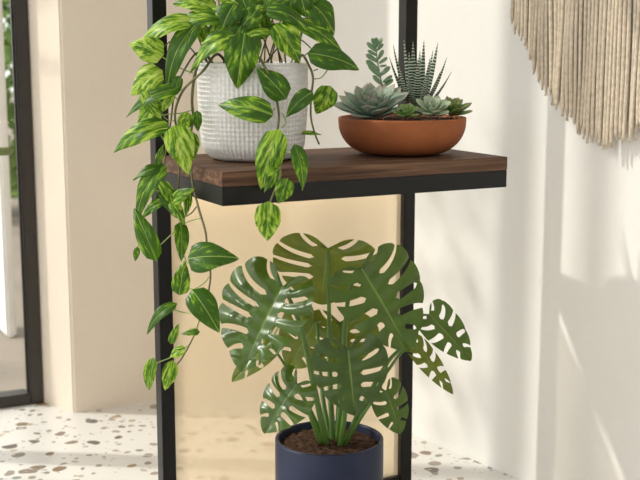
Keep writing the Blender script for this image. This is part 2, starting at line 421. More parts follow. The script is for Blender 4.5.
M_hleaf = plain('hedge_leaf', (0.26, 0.42, 0.10), 0.6, 0.4, 4); 
def leafcloud(bm, pts, size):
    for p in pts:
        d = Vector([random.uniform(-1, 1) for _ in range(3)]).normalized(); e = d.orthogonal().normalized(); f = d.cross(e)
        s = size*random.uniform(0.7, 1.3); w = s*0.45
        vs_ = [bm.verts.new(p+x) for x in (-d*s, -d*s*0.3+e*w, d*s*0.4+e*w*0.8, d*s, d*s*0.4-e*w*0.8, -d*s*0.3-e*w)]
        mid1 = bm.verts.new(p-d*s*0.3+f*w*0.25); mid2 = bm.verts.new(p+d*s*0.4+f*w*0.2)
        for q in ((0, 1, mid1), (1, 2, mid2, mid1), (2, 3, mid2), (3, 4, mid2), (4, 5, mid1, mid2), (5, 0, mid1)):
            bm.faces.new([vs_[k] if isinstance(k, int) else k for k in q])
def shrub(name, c, r, h, label, n=2600):
    t = thing(name, label, 'hedge', c)
    pts = []
    for _ in range(n):
        a = random.uniform(0, 2*math.pi); z = random.uniform(0.15, h); rr = r*(0.75+0.3*noise.noise(Vector((a*1.3, z*2, c[0]))))*math.sqrt(random.uniform(0.55, 1))
        rr *= math.sin(math.pi*min(1, 0.22+z/h*0.72))**0.4
        pts.append(Vector(c)+Vector((rr*math.cos(a), rr*math.sin(a), z)))
    bm = bmesh.new()
    leafcloud(bm, pts, 0.06); obj('foliage', bm, M_hleaf, t)
    bm = bmesh.new(); tube(bm, [Vector(c), Vector(c)+Vector((0.03, 0, h*0.5)), Vector(c)+Vector((0, 0.02, h*0.8))], 0.05, 0.02); obj('trunk', bm, M_bark, t)

shrub('garden_shrub', (-2.35, 8.0, -0.04), 0.62, 2.3, 'leafy green shrub outside beyond the white column, blurred at the left edge')
# the garden tree that dapples the right wall and the reveal
tt = thing('garden_tree', 'young tree in the garden outside the glazing', 'tree', (-2.35, 3.62, -0.04))
bm = bmesh.new(); tb = Vector((-2.35, 3.62, -0.04))
tube(bm, [tb, tb+Vector((0.05, 0.05, 1.0)), tb+Vector((0, 0.12, 2.0)), tb+Vector((0.05, 0.1, 3.6))], 0.035, 0.012); 
br = []
for k in range(7):
    s0 = tb+Vector((0.02, 0.1, 2.25+0.17*k)); e0 = s0+Vector((random.uniform(-0.3, 0.3), random.uniform(-0.55, -0.2) if k % 3 else random.uniform(0.05, 0.2), random.uniform(0.1, 0.35)))
    tube(bm, [s0, s0.lerp(e0, 0.5)+Vector((0, 0, 0.04)), e0], 0.01, 0.004); br.append((s0, e0))
obj('trunk', bm, M_bark, tt)
bm = bmesh.new(); leafcloud(bm, [a.lerp(b, random.uniform(0.35, 1.05))+Vector([random.gauss(0, 0.05) for _ in range(3)]) for a, b in br for _ in range(22)], 0.035)
obj('foliage', bm, M_hleaf, tt)

# ------------------------------------------------------------------ plant stand
SA = Vector((-0.187, 2.22, 0)); ZS = 0.88; SWID, SDEP = 0.67, 0.372
stand = thing('plant_stand', 'black steel plant stand with a thick dark walnut shelf and amber back panel', 'plant stand', SA+U*SWID/2+V*0.39)
def sbox(name, x0, x1, y0, y1, z0, z1, mat, bev=0.0015, parent=None):
    return obj(name, boxbm(SA, U, V, x0, x1, y0, y1, z0, z1, bev), mat, parent or stand, smooth=False)
sbox('shelf_board', 0, SWID, 0, SDEP-0.001, ZS-0.029, ZS, M_wood, 0.0012)
fr = sbox('shelf_frame', 0.0005, SWID-0.0005, 0.0005, SDEP, ZS-0.066, ZS-0.0292, M_black, 0.001)
for x0 in (0.0, SWID-0.032):
    sbox('post', x0, x0+0.032, SDEP+0.0005, SDEP+0.037, 0.0, 1.95, M_black, 0.0012)
sbox('crossbar', 0.032, SWID-0.032, SDEP+0.004, SDEP+0.034, 1.915, 1.95, M_black)
sbox('crossbar', 0.032, SWID-0.032, SDEP+0.004, SDEP+0.034, 0.0, 0.03, M_black)
sbox('back_panel', 0.0325, SWID-0.0325, SDEP+0.016, SDEP+0.020, 0.031, ZS-0.066, M_amber, 0)
led = sbox('led_strip', 0.05, SWID-0.05, SDEP-0.030, SDEP-0.022, ZS-0.0705, ZS-0.0662, M_led, 0)
led['label'] = 'warm glowing light strip under the shelf'

# ------------------------------------------------------------------ leaves
def place(bm_local, base, tip, nrm, L):
    """matrix taking leaf space (x across, y along, z facing) to world"""
    y = (Vector(tip)-Vector(base)).normalized(); n = Vector(nrm); n = (n-y*n.dot(y)).normalized(); x = y.cross(n)
    M = Matrix((x, y, n)).transposed().to_4x4(); M.translation = Vector(base); return M

def heart(v):
    """half width of a pothos leaf at v in 0..1 (behind the junction is handled by the lobes)"""
    return math.sin(math.pi*min(1, v**0.53))**0.78*(1-0.10*v)
def pothos_leaf(base, tip, wid, nrm, fold=0.35, curl=0.25, twist=0.0, wave=0.05, nv=14, nu=5):
    base, tip = Vector(base), Vector(tip); L = (tip-base).length
    bm = bmesh.new(); uvl = bm.loops.layers.uv.new('UVMap'); grid = {}; uvs = {}
    ph = random.uniform(0, 6.28)
    for j in range(nv+1):
        v = j/nv; h = heart(v)*wid*0.5/0.98
        for i in range(-nu, nu+1):
            u = i/nu; au = abs(u)
            back = 0.21*L*(au**1.2)*max(0, 1-v*2.6)**1.5*1.0                      # heart lobes reach behind the junction
            x = u*h; y = v*L-back*1.25
            hh = h if h > 1e-6 else 1e-6
            z = fold*abs(x)*(1-0.45*au) - curl*L*(v-0.15)**2*1.2 + curl*L*0.1
            z += wave*wid*math.sin(v*9+ph+(1.5 if u > 0 else 0))*au**2
            z -= 0.10*wid*au**3
            z += twist*x*(v-0.3)
            grid[i, j] = bm.verts.new((x, y, z)); uvs[grid[i, j]] = (0.5+0.5*u*min(1, h/(wid*0.5)), v)
    for j in range(nv):
        for i in range(-nu, nu):
            q = [grid[i, j], grid[i+1, j], grid[i+1, j+1], grid[i, j+1]]
            try: f = bm.faces.new(q)
            except ValueError: continue
            for lp in f.loops: lp[uvl].uv = uvs[lp.vert]
    bmesh.ops.remove_doubles(bm, verts=bm.verts, dist=1e-5)
    bm.transform(place(None, base, tip, nrm, L)); return bm

def outline(s):
    """right half margin of a monstera leaf, s 0 (sinus) .. 1 (tip), junction at origin, tip at y=1"""
    pts = [(0.03, 0.03), (0.14, -0.15), (0.34, -0.20), (0.52, -0.07), (0.60, 0.14), (0.585, 0.37), (0.48, 0.60), (0.30, 0.81), (0.12, 0.95), (0.0, 1.02)]
    f = s*(len(pts)-1); i = min(int(f), len(pts)-2); t = f-i
    g = lambda k: Vector(pts[max(0, min(len(pts)-1, k))])
    p0, p1, p2, p3 = g(i-1), g(i), g(i+1), g(i+2)
    return 0.5*((2*p1)+(p2-p0)*t+(2*p0-5*p1+4*p2-p3)*t*t+(3*p1-p0-3*p2+p3)*t**3)
def monstera_leaf(base, tip, halfw, nrm, fold=0.2, curl=0.25, droop=0.2, nl=7, seed=0, slit=1.0, left=1.0, right=1.0, tipcurl=0.0, holes=0.1, bas=1.0):
    rnd = random.Random(seed); base, tip = Vector(base), Vector(tip); L = (tip-base).length
    bm = bmesh.new(); uvl = bm.loops.layers.uv.new('UVMap'); NT = 26; NS = 6
    for side, wsc in ((1, left), (-1, right)):
        bnd = [0.0]+[0.20+0.74*(k/(nl-1))**0.93+rnd.uniform(-0.012, 0.012) for k in range(nl-1)]+[1.0]
        bnd = sorted(bnd)
        gaps = []
        for k in range(1, len(bnd)-1):
            last = k >= len(bnd)-2
            kind = 'hole' if rnd.random() < holes else 'slit'
            t0 = rnd.uniform(0.17, 0.28) if not last else 0.35
            if k == 1: t0 = 0.33
            gaps.append((kind, t0, rnd.uniform(0.032, 0.044)*slit*(0.7 if last else 1), rnd.uniform(0.84, 0.95), rnd.random() < 0.4, rnd.uniform(0.012, 0.018)*slit))
        def gap(k, t):
            if k == 0 or k == len(bnd)-1: return 0.0
            kind, t0, w, t1, inner, wi = gaps[k-1]
            g = 0.0
            if t > t0:
                a = min(1, (t-t0)/0.06); g = w*math.sin(a*math.pi/2)*(1.75-1.15*(t-t0)/(1-t0))
                if kind == 'hole':
                    if t >= t1: g = 0
                    elif t > t1-0.08: g *= math.sqrt((t1-t)/0.08)
            
            return g
        def P(s, t, k0, k1, fr):
            e = outline(s); e = Vector((e.x, e.y*bas)) if e.y < 0 else e; my = max(0.0, (s-0.20)/0.80)**1.05*0.97
            m = Vector((0, my))
            # tips of lobes are rounded
            rt = 1-0.030*abs(2*fr-1)**4
            tt_ = t*(rt if t > 0.6 else 1+(rt-1)*t/0.6)
            c = Vector((e.x*0.66, my+(e.y-my)*0.02)) if s > 0.12 else (m+e)*0.5
            q = (1-tt_)**2*m+2*tt_*(1-tt_)*c+tt_*tt_*e
            x = q.x*side*halfw/0.585*wsc; y = q.y*L
            ax = abs(x)/halfw
            z = fold*abs(x)*(1-0.5*ax) - droop*halfw*ax**2.2 - curl*L*max(0, q.y)**2 - (0.12*L*max(0, -q.y)**1.2*2)
            z += 0.035*halfw*math.sin(fr*math.pi)*t*2 
            z -= tipcurl*L*max(0, q.y-0.6)**2
            return Vector((x, y, z))
        for k in range(len(bnd)-1):
            g = {}
            for j in range(NT+1):
                t = j/NT
                a = bnd[k]+gap(k, t)/2; b = bnd[k+1]-gap(k+1, t)/2
                if b-a < 0.004: mm = (a+b)/2; a, b = mm-0.002, mm+0.002
                for i in range(NS+1):
                    s = a+(b-a)*i/NS
                    g[i, j] = (bm.verts.new(P(s, t, k, k+1, i/NS)), (t, k+i/NS))
            for j in range(NT):
                for i in range(NS):
                    q = [g[i, j], g[i+1, j], g[i+1, j+1], g[i, j+1]]
                    try: f = bm.faces.new([w[0] for w in q])
                    except ValueError: continue
                    for lp, w in zip(f.loops, q): lp[uvl].uv = w[1]
    bmesh.ops.remove_doubles(bm, verts=bm.verts, dist=L*0.0009)
    M = place(None, base, tip, nrm, L); bm.transform(M); return bm

# ------------------------------------------------------------------ pothos in the white dimpled pot
PC = Vector((-0.142, 2.485, ZS+0.0004)); zr = ray_at(252, 63.5, 2.485).z-ZS
pothos = thing('potted_pothos', 'trailing variegated pothos in a white dimpled ceramic pot on the shelf', 'potted plant', PC)
R0 = 0.1165
def white_pot():
    prof = [(0.0, 0.0), (0.070, 0.0)]
    for k in range(1, 14):
        a = k/13*math.pi/2; prof.append((0.070+0.040*math.sin(a), 0.0375*(1-math.cos(a))))
    n0 = len(prof); NZ = 150
    for k in range(1, NZ+1):
        f = k/NZ; prof.append((0.110+(R0-0.110)*min(1, f*1.9)**0.8, 0.0375+(zr-0.0375)*f))
    tops = len(prof); prof += [(R0-0.001, zr+0.0015), (R0-0.004, zr+0.0020), (R0-0.007, zr), (R0-0.0075, zr-0.02), (0.085, zr-0.028), (0.0, zr-0.028)]
    NC, NR = 74, 21
    def rad(i, a, r):
        if i < 6 or i >= tops-3: return r
        z = prof[i][1]; cc = (a/(2*math.pi)*NC) % 1; rr = (z/(zr/NR)) % 1
        d = math.sin(math.pi*cc)*math.sin(math.pi*rr)
        fade = min(1, max(0, (z-0.004)/0.01))
        return r-(0.0030*(d**0.8)+0.0014*math.sin(math.pi*cc))*fade
    return lathe(prof, PC, 444, rad=rad)
obj('pot', white_pot(), M_whitepot, pothos)
bm = bmesh.new(); lathe([(0.0, 0.004), (0.05, 0.006), (0.09, 0.002), (0.108, 0.0), (0.108, -0.012), (0, -0.012)], PC+Vector((0, 0, zr-0.012)), 48, bm)
obj('soil', bm, M_soil, pothos)

def cam_n(p, jx=0.0, jz=0.15):
    d = (Vector((0, 0, CAM_H))-Vector(p)).normalized(); return d+Vector((jx, 0, jz))
YP = 2.485
def clear_shelf(px, py, y, gap=0.02):
    """nudge a hanging point forward until it hangs clear of the shelf edge"""
    p = ray_at(px, py, y)
    while p.z < ZS+0.02 and max(-(p-SA).dot(U), -(p-SA).dot(V)) < gap and y > 1.9:
        y -= 0.004; p = ray_at(px, py, y)
    return p
def add_vine(pts, r0=0.0024, r1=0.0012, mat=None, name='vine', n=6, parent=None):
    bm = bmesh.new(); tube(bm, [clear_shelf(*p, 0.014) for p in pts], r0*1.3, r1*1.3, 7, n); return obj(name, bm, mat or M_vine, parent or pothos)
yl = 2.40; yf = 2.335
add_vine([(228, 66, 2.48), (217, 54, 2.42), (203, 71, 2.365), (185, 88, 2.38), (177, 104, yl), (175, 118, yl), (178, 135, yl), (180, 160, yl), (178, 188, yl-.01), (177, 204, yl), (180, 220, yl), (184, 232, yl)])
add_vine([(214, 66, 2.48), (204, 54, 2.44), (195, 74, 2.40), (192, 100, 2.40), (193, 120, yl), (188, 148, 2.37), (191, 170, 2.35), (193, 186, 2.34), (199, 210, 2.34), (205, 230, 2.34), (207, 245, 2.34), (210.5, 274, 2.34), (207, 298, 2.34), (199, 322, 2.34), (192, 340, 2.34), (180, 361, 2.34), (171, 368, 2.34)], 0.0026, 0.0011)
add_vine([(210, 66, 2.51), (197, 53, 2.49), (181, 76, 2.44), (174, 96, 2.43), (171, 120, 2.44), (166, 150, 2.42), (163, 175, 2.40), (160, 192, 2.40), (167, 208, 2.40), (178, 218, 2.40), (190, 214, 2.37), (197, 206, 2.35)], 0.0018, 0.0010)
add_vine([(254, 68, 2.46), (258, 57, 2.385), (266, 69, 2.345), (273, 84, 2.345), (276, 96, 2.34), (279, 116, 2.335), (277, 138, 2.285), (280, 162, 2.25), (280, 178, 2.20), (274, 192, 2.19), (268, 208, 2.19)], 0.0024, 0.0013)
add_vine([(296, 66, 2.47), (302, 55, 2.445), (309, 66, 2.42), (313, 78, 2.42), (311, 98, 2.42), (311, 118, 2.42), (315, 134, 2.43), (319, 144, 2.46)], 0.0022, 0.0013)
def petiole(*pts, r=0.0011): add_vine(pts, r, r*0.8, M_petiole, 'leaf_stalk', 5)
for p in (
    ((157, 53, 2.40), (170, 62, 2.40), (182, 69, 2.41), (193, 73, 2.41)), ((155, 74, 2.40), (160, 82, 2.40), (168, 90, 2.40), (178, 100, 2.40)),
    ((157, 128, 2.40), (164, 140, 2.40), (176, 152, 2.40)), ((157, 101, 2.40), (165, 118, 2.40), (176, 121, 2.40)),
    ((158, 116, 2.40), (170, 114, 2.40), (182, 113, 2.40), (192, 110, 2.40)),
    ((158, 173, 2.40), (163, 182, 2.40), (172, 190, 2.40)), ((152, 250, 2.36), (160, 245, 2.36), (172, 234, 2.36), (180, 226, 2.37), (190, 221, 2.36), (202, 218, 2.345)),
    ((152, 250, 2.36), (141, 244, 2.355), (136, 250, 2.355)), ((196, 258, 2.33), (188, 263, 2.335), (184, 255, 2.34)), ((183, 287, 2.34), (194, 289, 2.34), (204, 283, 2.34), (209, 277, 2.34)),
    ((170, 308, 2.33), (178, 311, 2.33), (187, 313, 2.335), (200, 312, 2.34)), ((196, 331, 2.335), (200, 320, 2.34)), ((180, 350, 2.335), (190, 345, 2.34)), ((152, 365, 2.33), (162, 361, 2.33), (172, 357, 2.335), (182, 351, 2.335)),
    ((262, 113, 2.32), (268, 116, 2.325), (275, 108, 2.33)), ((283, 114, 2.335), (286, 122, 2.335), (282, 128, 2.335)), ((297, 153, 2.20), (288, 152, 2.22), (279, 150, 2.27)),
    ((279, 187, 2.195), (277, 192, 2.19)), ((318, 69, 2.42), (313, 71, 2.42)), ((330, 66, 2.41), (322, 77, 2.41), (314, 79, 2.42)), ((318, 53, 2.41), (310, 52, 2.42), (303, 57, 2.43)),
    ((311, 97, 2.41), (306, 97, 2.41)),
    ): petiole(*p)

# base px, tip px, width px, distance, tip distance offset, sideways facing, upward facing, fold, curl
PL = [
 # crown, left
 (157, 52, 130, 42, 24, 2.39, -.01, -.3, .35, .3, .2), (182, 24, 134, 31, 22, 2.41, -.02, -.2, .9, .4, .5), (219, 20, 160, 16, 17, 2.42, -.02, -.1, .6, .5, .6),
 (190, 34, 157, 80, 22, 2.40, -.03, -.5, .35, .45, .4), (229, 40, 190, 50, 22, 2.36, -.03, 0, .9, .4, .7), (243, 44, 237, 88, 31, 2.345, -.01, .0, .1, .3, .2),
 (262, 112, 218, 100, 24, 2.31, .0, 0, .3, .3, .3), (281, 92, 258, 66, 23, 2.335, .0, .2, .1, .3, .15), (307, 96, 284, 113, 17, 2.345, -.01, 0, .6, .35, .3),
 (328, 92, 317, 115, 21, 2.41, 0, .3, .2, .35, .2), (318, 55, 359, 63, 24, 2.41, -.01, 0, .4, .3, .3), (281, 30, 301, 58, 25, 2.39, -.02, .1, .4, .4, .3),
 (316, 8, 336, 28, 25, 2.44, -.02, .3, .5, .4, .3), (304, 27, 348, 45, 18, 2.43, -.02, 0, .7, .4, .5), (274, 12, 309, 19, 18, 2.41, -.02, 0, .8, .4, .4),
 (262, 32, 247, 8, 24, 2.44, .02, 0, .2, .3, .2), (264, 34, 230, 37, 10, 2.39, -.02, 0, .8, .5, .4), (232, 8, 222, 25, 24, 2.40, -.02, -.2, .3, .3, .2), (300, -6, 306, 14, 22, 2.44, -.02, 0, .3, .3, .2),
 (255, 40, 258, 58, 11, 2.36, 0, .2, .2, .3, .2), (240, 14, 212, 4, 20, 2.42, -.02, 0, .7, .4, .4), (284, 34, 268, 24, 17, 2.44, -.02, 0, .7, .4, .4),
 (205, 38, 200, 18, 12, 2.46, 0, 0, .2, .5, .2), (210, 8, 178, -4, 20, 2.43, -.02, -.2, .6, .4, .4), (248, 12, 238, -12, 22, 2.42, .02, 0, .2, .3, .2), (270, 6, 292, -8, 22, 2.43, .0, 0, .3, .3, .2),
 (228, -6, 204, -18, 22, 2.44, -.02, 0, .5, .4, .4), (296, -14, 326, -6, 24, 2.46, -.02, .2, .5, .4, .4), (262, -12, 258, -34, 24, 2.44, .02, 0, .2, .3, .2), (320, 10, 300, -8, 18, 2.50, .02, 0, .2, .3, .2),
 (250, 0, 272, 14, 24, 2.47, -.02, 0, .3, .3, .2), (222, 28, 236, 12, 20, 2.48, .02, 0, .2, .4, .2), (290, 8, 288, 28, 22, 2.49, 0, 0, .2, .3, .2), (215, -14, 190, 2, 20, 2.48, 0, -.2, .4, .3, .3),
 (240, 28, 228, 48, 18, 2.40, -.01, 0, .3, .3, .2), (212, 36, 224, 20, 16, 2.42, -.01, 0, .5, .3, .2), (246, 22, 262, 4, 20, 2.40, .0, 0, .3, .3, .2),
 # left cascade
 (155, 74, 128, 91, 24, 2.395, -.01, -.3, .3, .3, .3), (170, 92, 123, 104, 16, 2.385, -.02, -.2, .7, .5, .4), (145, 97, 159, 118, 13, 2.38, -.01, -.4, .3, .3, .3), (156, 106, 133, 124, 21, 2.40, .0, -.3, .3, .3, .3),
 (178, 80, 173, 97, 10, 2.385, .0, 0, .3, .4, .2), (171, 96, 160, 113, 9, 2.385, 0, 0, .3, .4, .2), (157, 128, 110, 141, 22, 2.39, -.02, -.2, .5, .35, .45), (158, 161, 163, 145, 7, 2.39, 0, 0, .2, .5, .1),
 (177, 134, 188, 169, 26, 2.375, -.01, 0, .2, .3, .3), (187, 117, 180, 134, 14, 2.385, 0, .2, .2, .3, .2), (197, 115, 198, 132, 9, 2.385, 0, 0, .2, .3, .2), (193, 136, 196, 156, 11, 2.38, 0, .4, .2, .3, .2),
 (160, 168, 133, 173, 13, 2.39, -.02, 0, .9, .4, .3), (158, 174, 127, 213, 19, 2.385, -.02, -.3, .4, .35, .5), (176, 203, 157, 189, 19, 2.375, .0, 0, .2, .3, .2), (164, 186, 177, 206, 12, 2.365, 0, 0, .4, .3, .2), (176, 199, 189, 189, 12, 2.375, 0, 0, .3, .3, .2),
 (188, 196, 187, 215, 8, 2.37, 0, .3, .1, .4, .2), (174, 205, 184, 221, 11, 2.37, 0, 0, .3, .3, .2), (159, 203, 140, 215, 10, 2.375, -.01, 0, .6, .4, .3), (152, 250, 134, 207, 19, 2.35, .01, 0, .1, .3, .2), (137, 250, 135, 262, 6, 2.35, 0, 0, .2, .4, .1),
 (181, 229, 183, 259, 14, 2.36, 0, .2, .1, .4, .2), (196, 258, 230, 254, 28, 2.32, -.01, 0, .3, .35, .3), (180, 289, 184, 263, 17, 2.33, .0, 0, .2, .4, .2), (197, 297, 219, 328, 25, 2.32, -.01, 0, .3, .3, .3),
 (170, 308, 142, 326, 12, 2.325, -.02, -.3, .6, .5, .5), (196, 332, 181, 333, 7, 2.33, 0, 0, .4, .4, .1), (172, 340, 178, 324, 8, 2.33, 0, 0, .3, .4, .1), (182, 350, 168, 356, 11, 2.33, 0, 0, .3, .4, .3),
 (152, 365, 144, 393, 13, 2.325, 0, -.3, .2, .35, .3), (171, 367, 165, 393, 14, 2.33, 0, .1, .1, .35, .2),
 # front strand and right
 (275, 141, 258, 187, 26, 2.235, -.02, -.1, .2, .35, .3), (297, 153, 308, 188, 15, 2.19, -.01, .3, .3, .4, .4), (276, 172, 266, 188, 13, 2.26, -.06, 0, .2, .3, .2), (286, 184, 279, 205, 17, 2.185, 0, .2, .2, .4, .2),
 (268, 210, 267, 243, 24, 2.185, 0, 0, .15, .3, .2), (305, 133, 322, 133, 5, 2.42, 0, 0, .8, .4, .1),
]
nleaf = 0
for (bx, by, tx, ty, w, yb, dy, sx, up, fo, cu) in PL:
    b = clear_shelf(bx, by, yb, 0.020); t = clear_shelf(tx, ty, min(yb, b.y)+dy, 0.030)
    b = ray_at(bx, by, min(b.y, t.y+0.03)); wm = w/FPX*yb
    n = cam_n(b, sx, up)
    bm = pothos_leaf(b, t, wm*1.13, n, fo*0.85, cu*1.3+.1, random.uniform(-.3, .3))
    obj('leaf', bm, M_pothos, pothos); nleaf += 1
    if by < 60 and nleaf < 40:        # crown stalks rise from the soil
        s0 = Vector((PC.x+random.uniform(-.06, .06)+(b.x-PC.x)*0.35, PC.y+random.uniform(-.04, .04), ZS+zr-0.012))
        b2 = b-n.normalized()*0.002
        mid = s0.lerp(b2, 0.55)+Vector((0, 0, 0.02+0.25*abs(b2.x-s0.x)))
        bm = bmesh.new(); tube(bm, [s0, mid, b2], 0.0018, 0.0011, 6, 5); obj('leaf_stalk', bm, random.choice((M_petiole, M_vine)), pothos)

# ------------------------------------------------------------------ monstera in the navy pot
MC = Vector((0.020, 2.42, 0.0)); mz = ray_at(329, 437, 2.42).z
monst = thing('potted_monstera', 'monstera with split leaves in a navy blue cylinder pot under the shelf', 'potted plant', MC)
RM = 56/FPX*2.42*1.01
MC_rim = MC+Vector((0, 0, mz))
bm = lathe([(0, 0), (RM*0.84, 0), (RM*0.88, 0.004), (RM*0.90, 0.012), (RM, mz*0.55), (RM, mz-0.003), (RM-0.001, mz-0.001), (RM-0.003, mz), (RM-0.006, mz), (RM-0.008, mz-0.002), (RM-0.009, mz-0.006), (RM-0.011, mz-0.05), (0, mz-0.05)], MC, 128)
obj('pot', bm, M_navy, monst)
bm = bmesh.new(); rnd = random.Random(3); ZSO = mz-0.016
rings = [(0, 0.006)]+[((RM-0.012)*k/26, 0.0) for k in range(1, 27)]
lathe([(r, z) for r, z in rings]+[(RM-0.012, -0.02), (0, -0.02)], MC+Vector((0, 0, ZSO)), 120, bm)
for v in bm.verts:
    d = math.hypot(v.co.x-MC.x, v.co.y-MC.y)
    if v.co.z > MC.z+ZSO-0.01 and d < RM-0.013: v.co.z += 0.005*noise.noise(v.co*90)+0.004*noise.noise(v.co*260)+0.007*(1-(d/RM)**2)
obj('soil', bm, M_soil, monst)

def mleaf(bx, by, tx, ty, hw, y, dy, sx=0.0, up=0.2, mat=None, **kw):
    b = ray_at(bx, by, y); t = ray_at(tx, ty, y+dy)
    bm = monstera_leaf(b, t, hw/FPX*y, cam_n(b, sx, up), **kw); return obj('leaf', bm, mat or M_monst, monst)
YM = 2.42
mleaf(283, 286, 239, 369, 55, 2.32, -.05, -.60, .45, seed=1, curl=.08, droop=.14, fold=.15, nl=7, left=1.25, right=.80, slit=.85)
mleaf(328, 248, 321, 305, 54, 2.46, .0, .0, -.1, seed=2, mat=M_mbacklit, curl=.1, droop=.1, fold=-.05, nl=6)
mleaf(361, 268, 412, 350, 52, 2.33, -.04, .20, .2, seed=3, curl=.12, droop=.22, fold=.2, nl=7, left=.80, right=.98, bas=.5, slit=.8)
mleaf(348, 349, 355, 416, 39, 2.27, -.02, .0, .1, seed=4, mat=M_mshaded, curl=.1, droop=.12, fold=.12, nl=6, holes=.7)
mleaf(429, 314, 473, 360, 22, 2.36, .0, .25, .2, seed=5, curl=.1, droop=.15, fold=.2, nl=6, slit=1.2, left=.9, bas=.5)
mleaf(415, 344, 455, 394, 12, 2.42, .0, .2, .2, seed=6, mat=M_mbacklit, curl=.1, droop=.2, fold=.25, nl=6, slit=1.2, bas=.5)
mleaf(386, 391, 404, 435, 20, 2.34, .0, .3, .2, seed=7, curl=.2, droop=.2, fold=.25, nl=5)
mleaf(297, 384, 261, 431, 31, 2.30, -.02, -.6, .5, seed=8, curl=.12, droop=.2, fold=.2, nl=6)
mleaf(316, 322, 287, 368, 32, 2.50, .02, -.2, .0, seed=9, mat=M_mbacklit, curl=.1, droop=.1, fold=.1, nl=5)
mleaf(340, 322, 336, 372, 40, 2.52, .02, .0, .0, seed=10, mat=M_mbacklit, curl=.1, droop=.1, fold=.0, nl=6)
mleaf(274, 338, 230, 381, 15, 2.40, .0, -.3, .2, seed=11, mat=M_mbacklit, curl=.1, droop=.3, fold=.3, nl=5, slit=1.4)
def mstem(*pts, r0=0.0062, r1=0.0032, name='petiole'):
    bm = bmesh.new(); P = [ray_at(*p) for p in pts]
    P[0] = Vector((P[0].x, P[0].y, ZSO-0.006+0.0)) if False else P[0]
    tube(bm, P, r0, r1, 10, 6); return obj(name, bm, M_mstem, monst)
mstem((327, 446, 2.40), (315, 392, 2.385), (303, 335, 2.37), (290, 300, 2.35), (283, 288, 2.322), r0=.0075)
mstem((333, 443, 2.43), (330, 380, 2.44), (329, 310, 2.445), (328, 250, 2.455), r0=.007)
mstem((338, 444, 2.42), (342, 390, 2.40), (345, 330, 2.385), (350, 290, 2.37), (361, 268, 2.332), r0=.007)
mstem((340, 446, 2.39), (345, 410, 2.36), (346, 375, 2.32), (348, 349, 2.272), r0=.0065)
mstem((321, 443, 2.39), (312, 420, 2.36), (303, 396, 2.32), (297, 386, 2.302), r0=.0055, r1=.0028)
mstem((324, 441, 2.42), (311, 412, 2.41), (296, 384, 2.39), (281, 359, 2.39), (271, 344, 2.395), r0=.005, r1=.0022)
mstem((345, 444, 2.41), (360, 410, 2.38), (388, 362, 2.36), (405, 345, 2.36), (430, 316, 2.362), r0=.006, r1=.0025)
mstem((348, 441, 2.43), (362, 412, 2.42), (385, 375, 2.41), (402, 352, 2.41), (415, 344, 2.42), r0=.005, r1=.0022)
mstem((344, 446, 2.40), (356, 425, 2.38), (372, 402, 2.35), (386, 391, 2.342), r0=.0055, r1=.0025)
mstem((330, 440, 2.45), (322, 390, 2.48), (317, 322, 2.50), r0=.006)
mstem((337, 440, 2.45), (339, 390, 2.49), (340, 322, 2.52), r0=.006)

# ------------------------------------------------------------------ succulents in the terracotta bowl
BC = Vector((0.182, 2.600, ZS+0.0004)); bz = ray_at(403, 117, 2.60).z-ZS; RB = 63.5/FPX*2.6
succ = thing('succulent_bowl', 'shallow terracotta bowl of mixed succulents on the right half of the shelf', 'potted plant', BC)
prof = [(0, 0), (0.066, 0), (0.074, 0.002)]
for k in range(1, 15):
    a = k/14*math.pi/2; prof.append((0.074+(RB-0.074)*math.sin(a)**0.9, 0.002+(bz-0.014)*(1-math.cos(a))**0.9))
prof += [(RB+0.0005, bz-0.006), (RB, bz-0.001), (RB-0.002, bz), (RB-0.005, bz), (RB-0.007, bz-0.002), (RB-0.008, bz-0.010), (0, bz-0.010)]
obj('bowl', lathe(prof, BC, 128), M_terra, succ)
bm = bmesh.new(); rnd = random.Random(5)
for _ in range(1100):
    a = rnd.uniform(0, 6.283); r = (RB-0.011)*math.sqrt(rnd.random()); s = rnd.uniform(0.0015, 0.0034)
    m = Matrix.Translation(BC+Vector((r*math.cos(a), r*math.sin(a), bz-0.0085+rnd.uniform(0, 0.003)+0.004*(1-r/RB))))@Matrix.Rotation(rnd.uniform(0, 3), 4, (rnd.random(), rnd.random(), 1))@Matrix.Diagonal((s, s*rnd.uniform(.6, 1), s*rnd.uniform(.5, .9), 1))
    bmesh.ops.create_icosphere(bm, subdivisions=1, radius=1, matrix=m)
gv = obj('gravel', bm, M_gravel, succ, smooth=False); gv['kind'] = 'stuff'

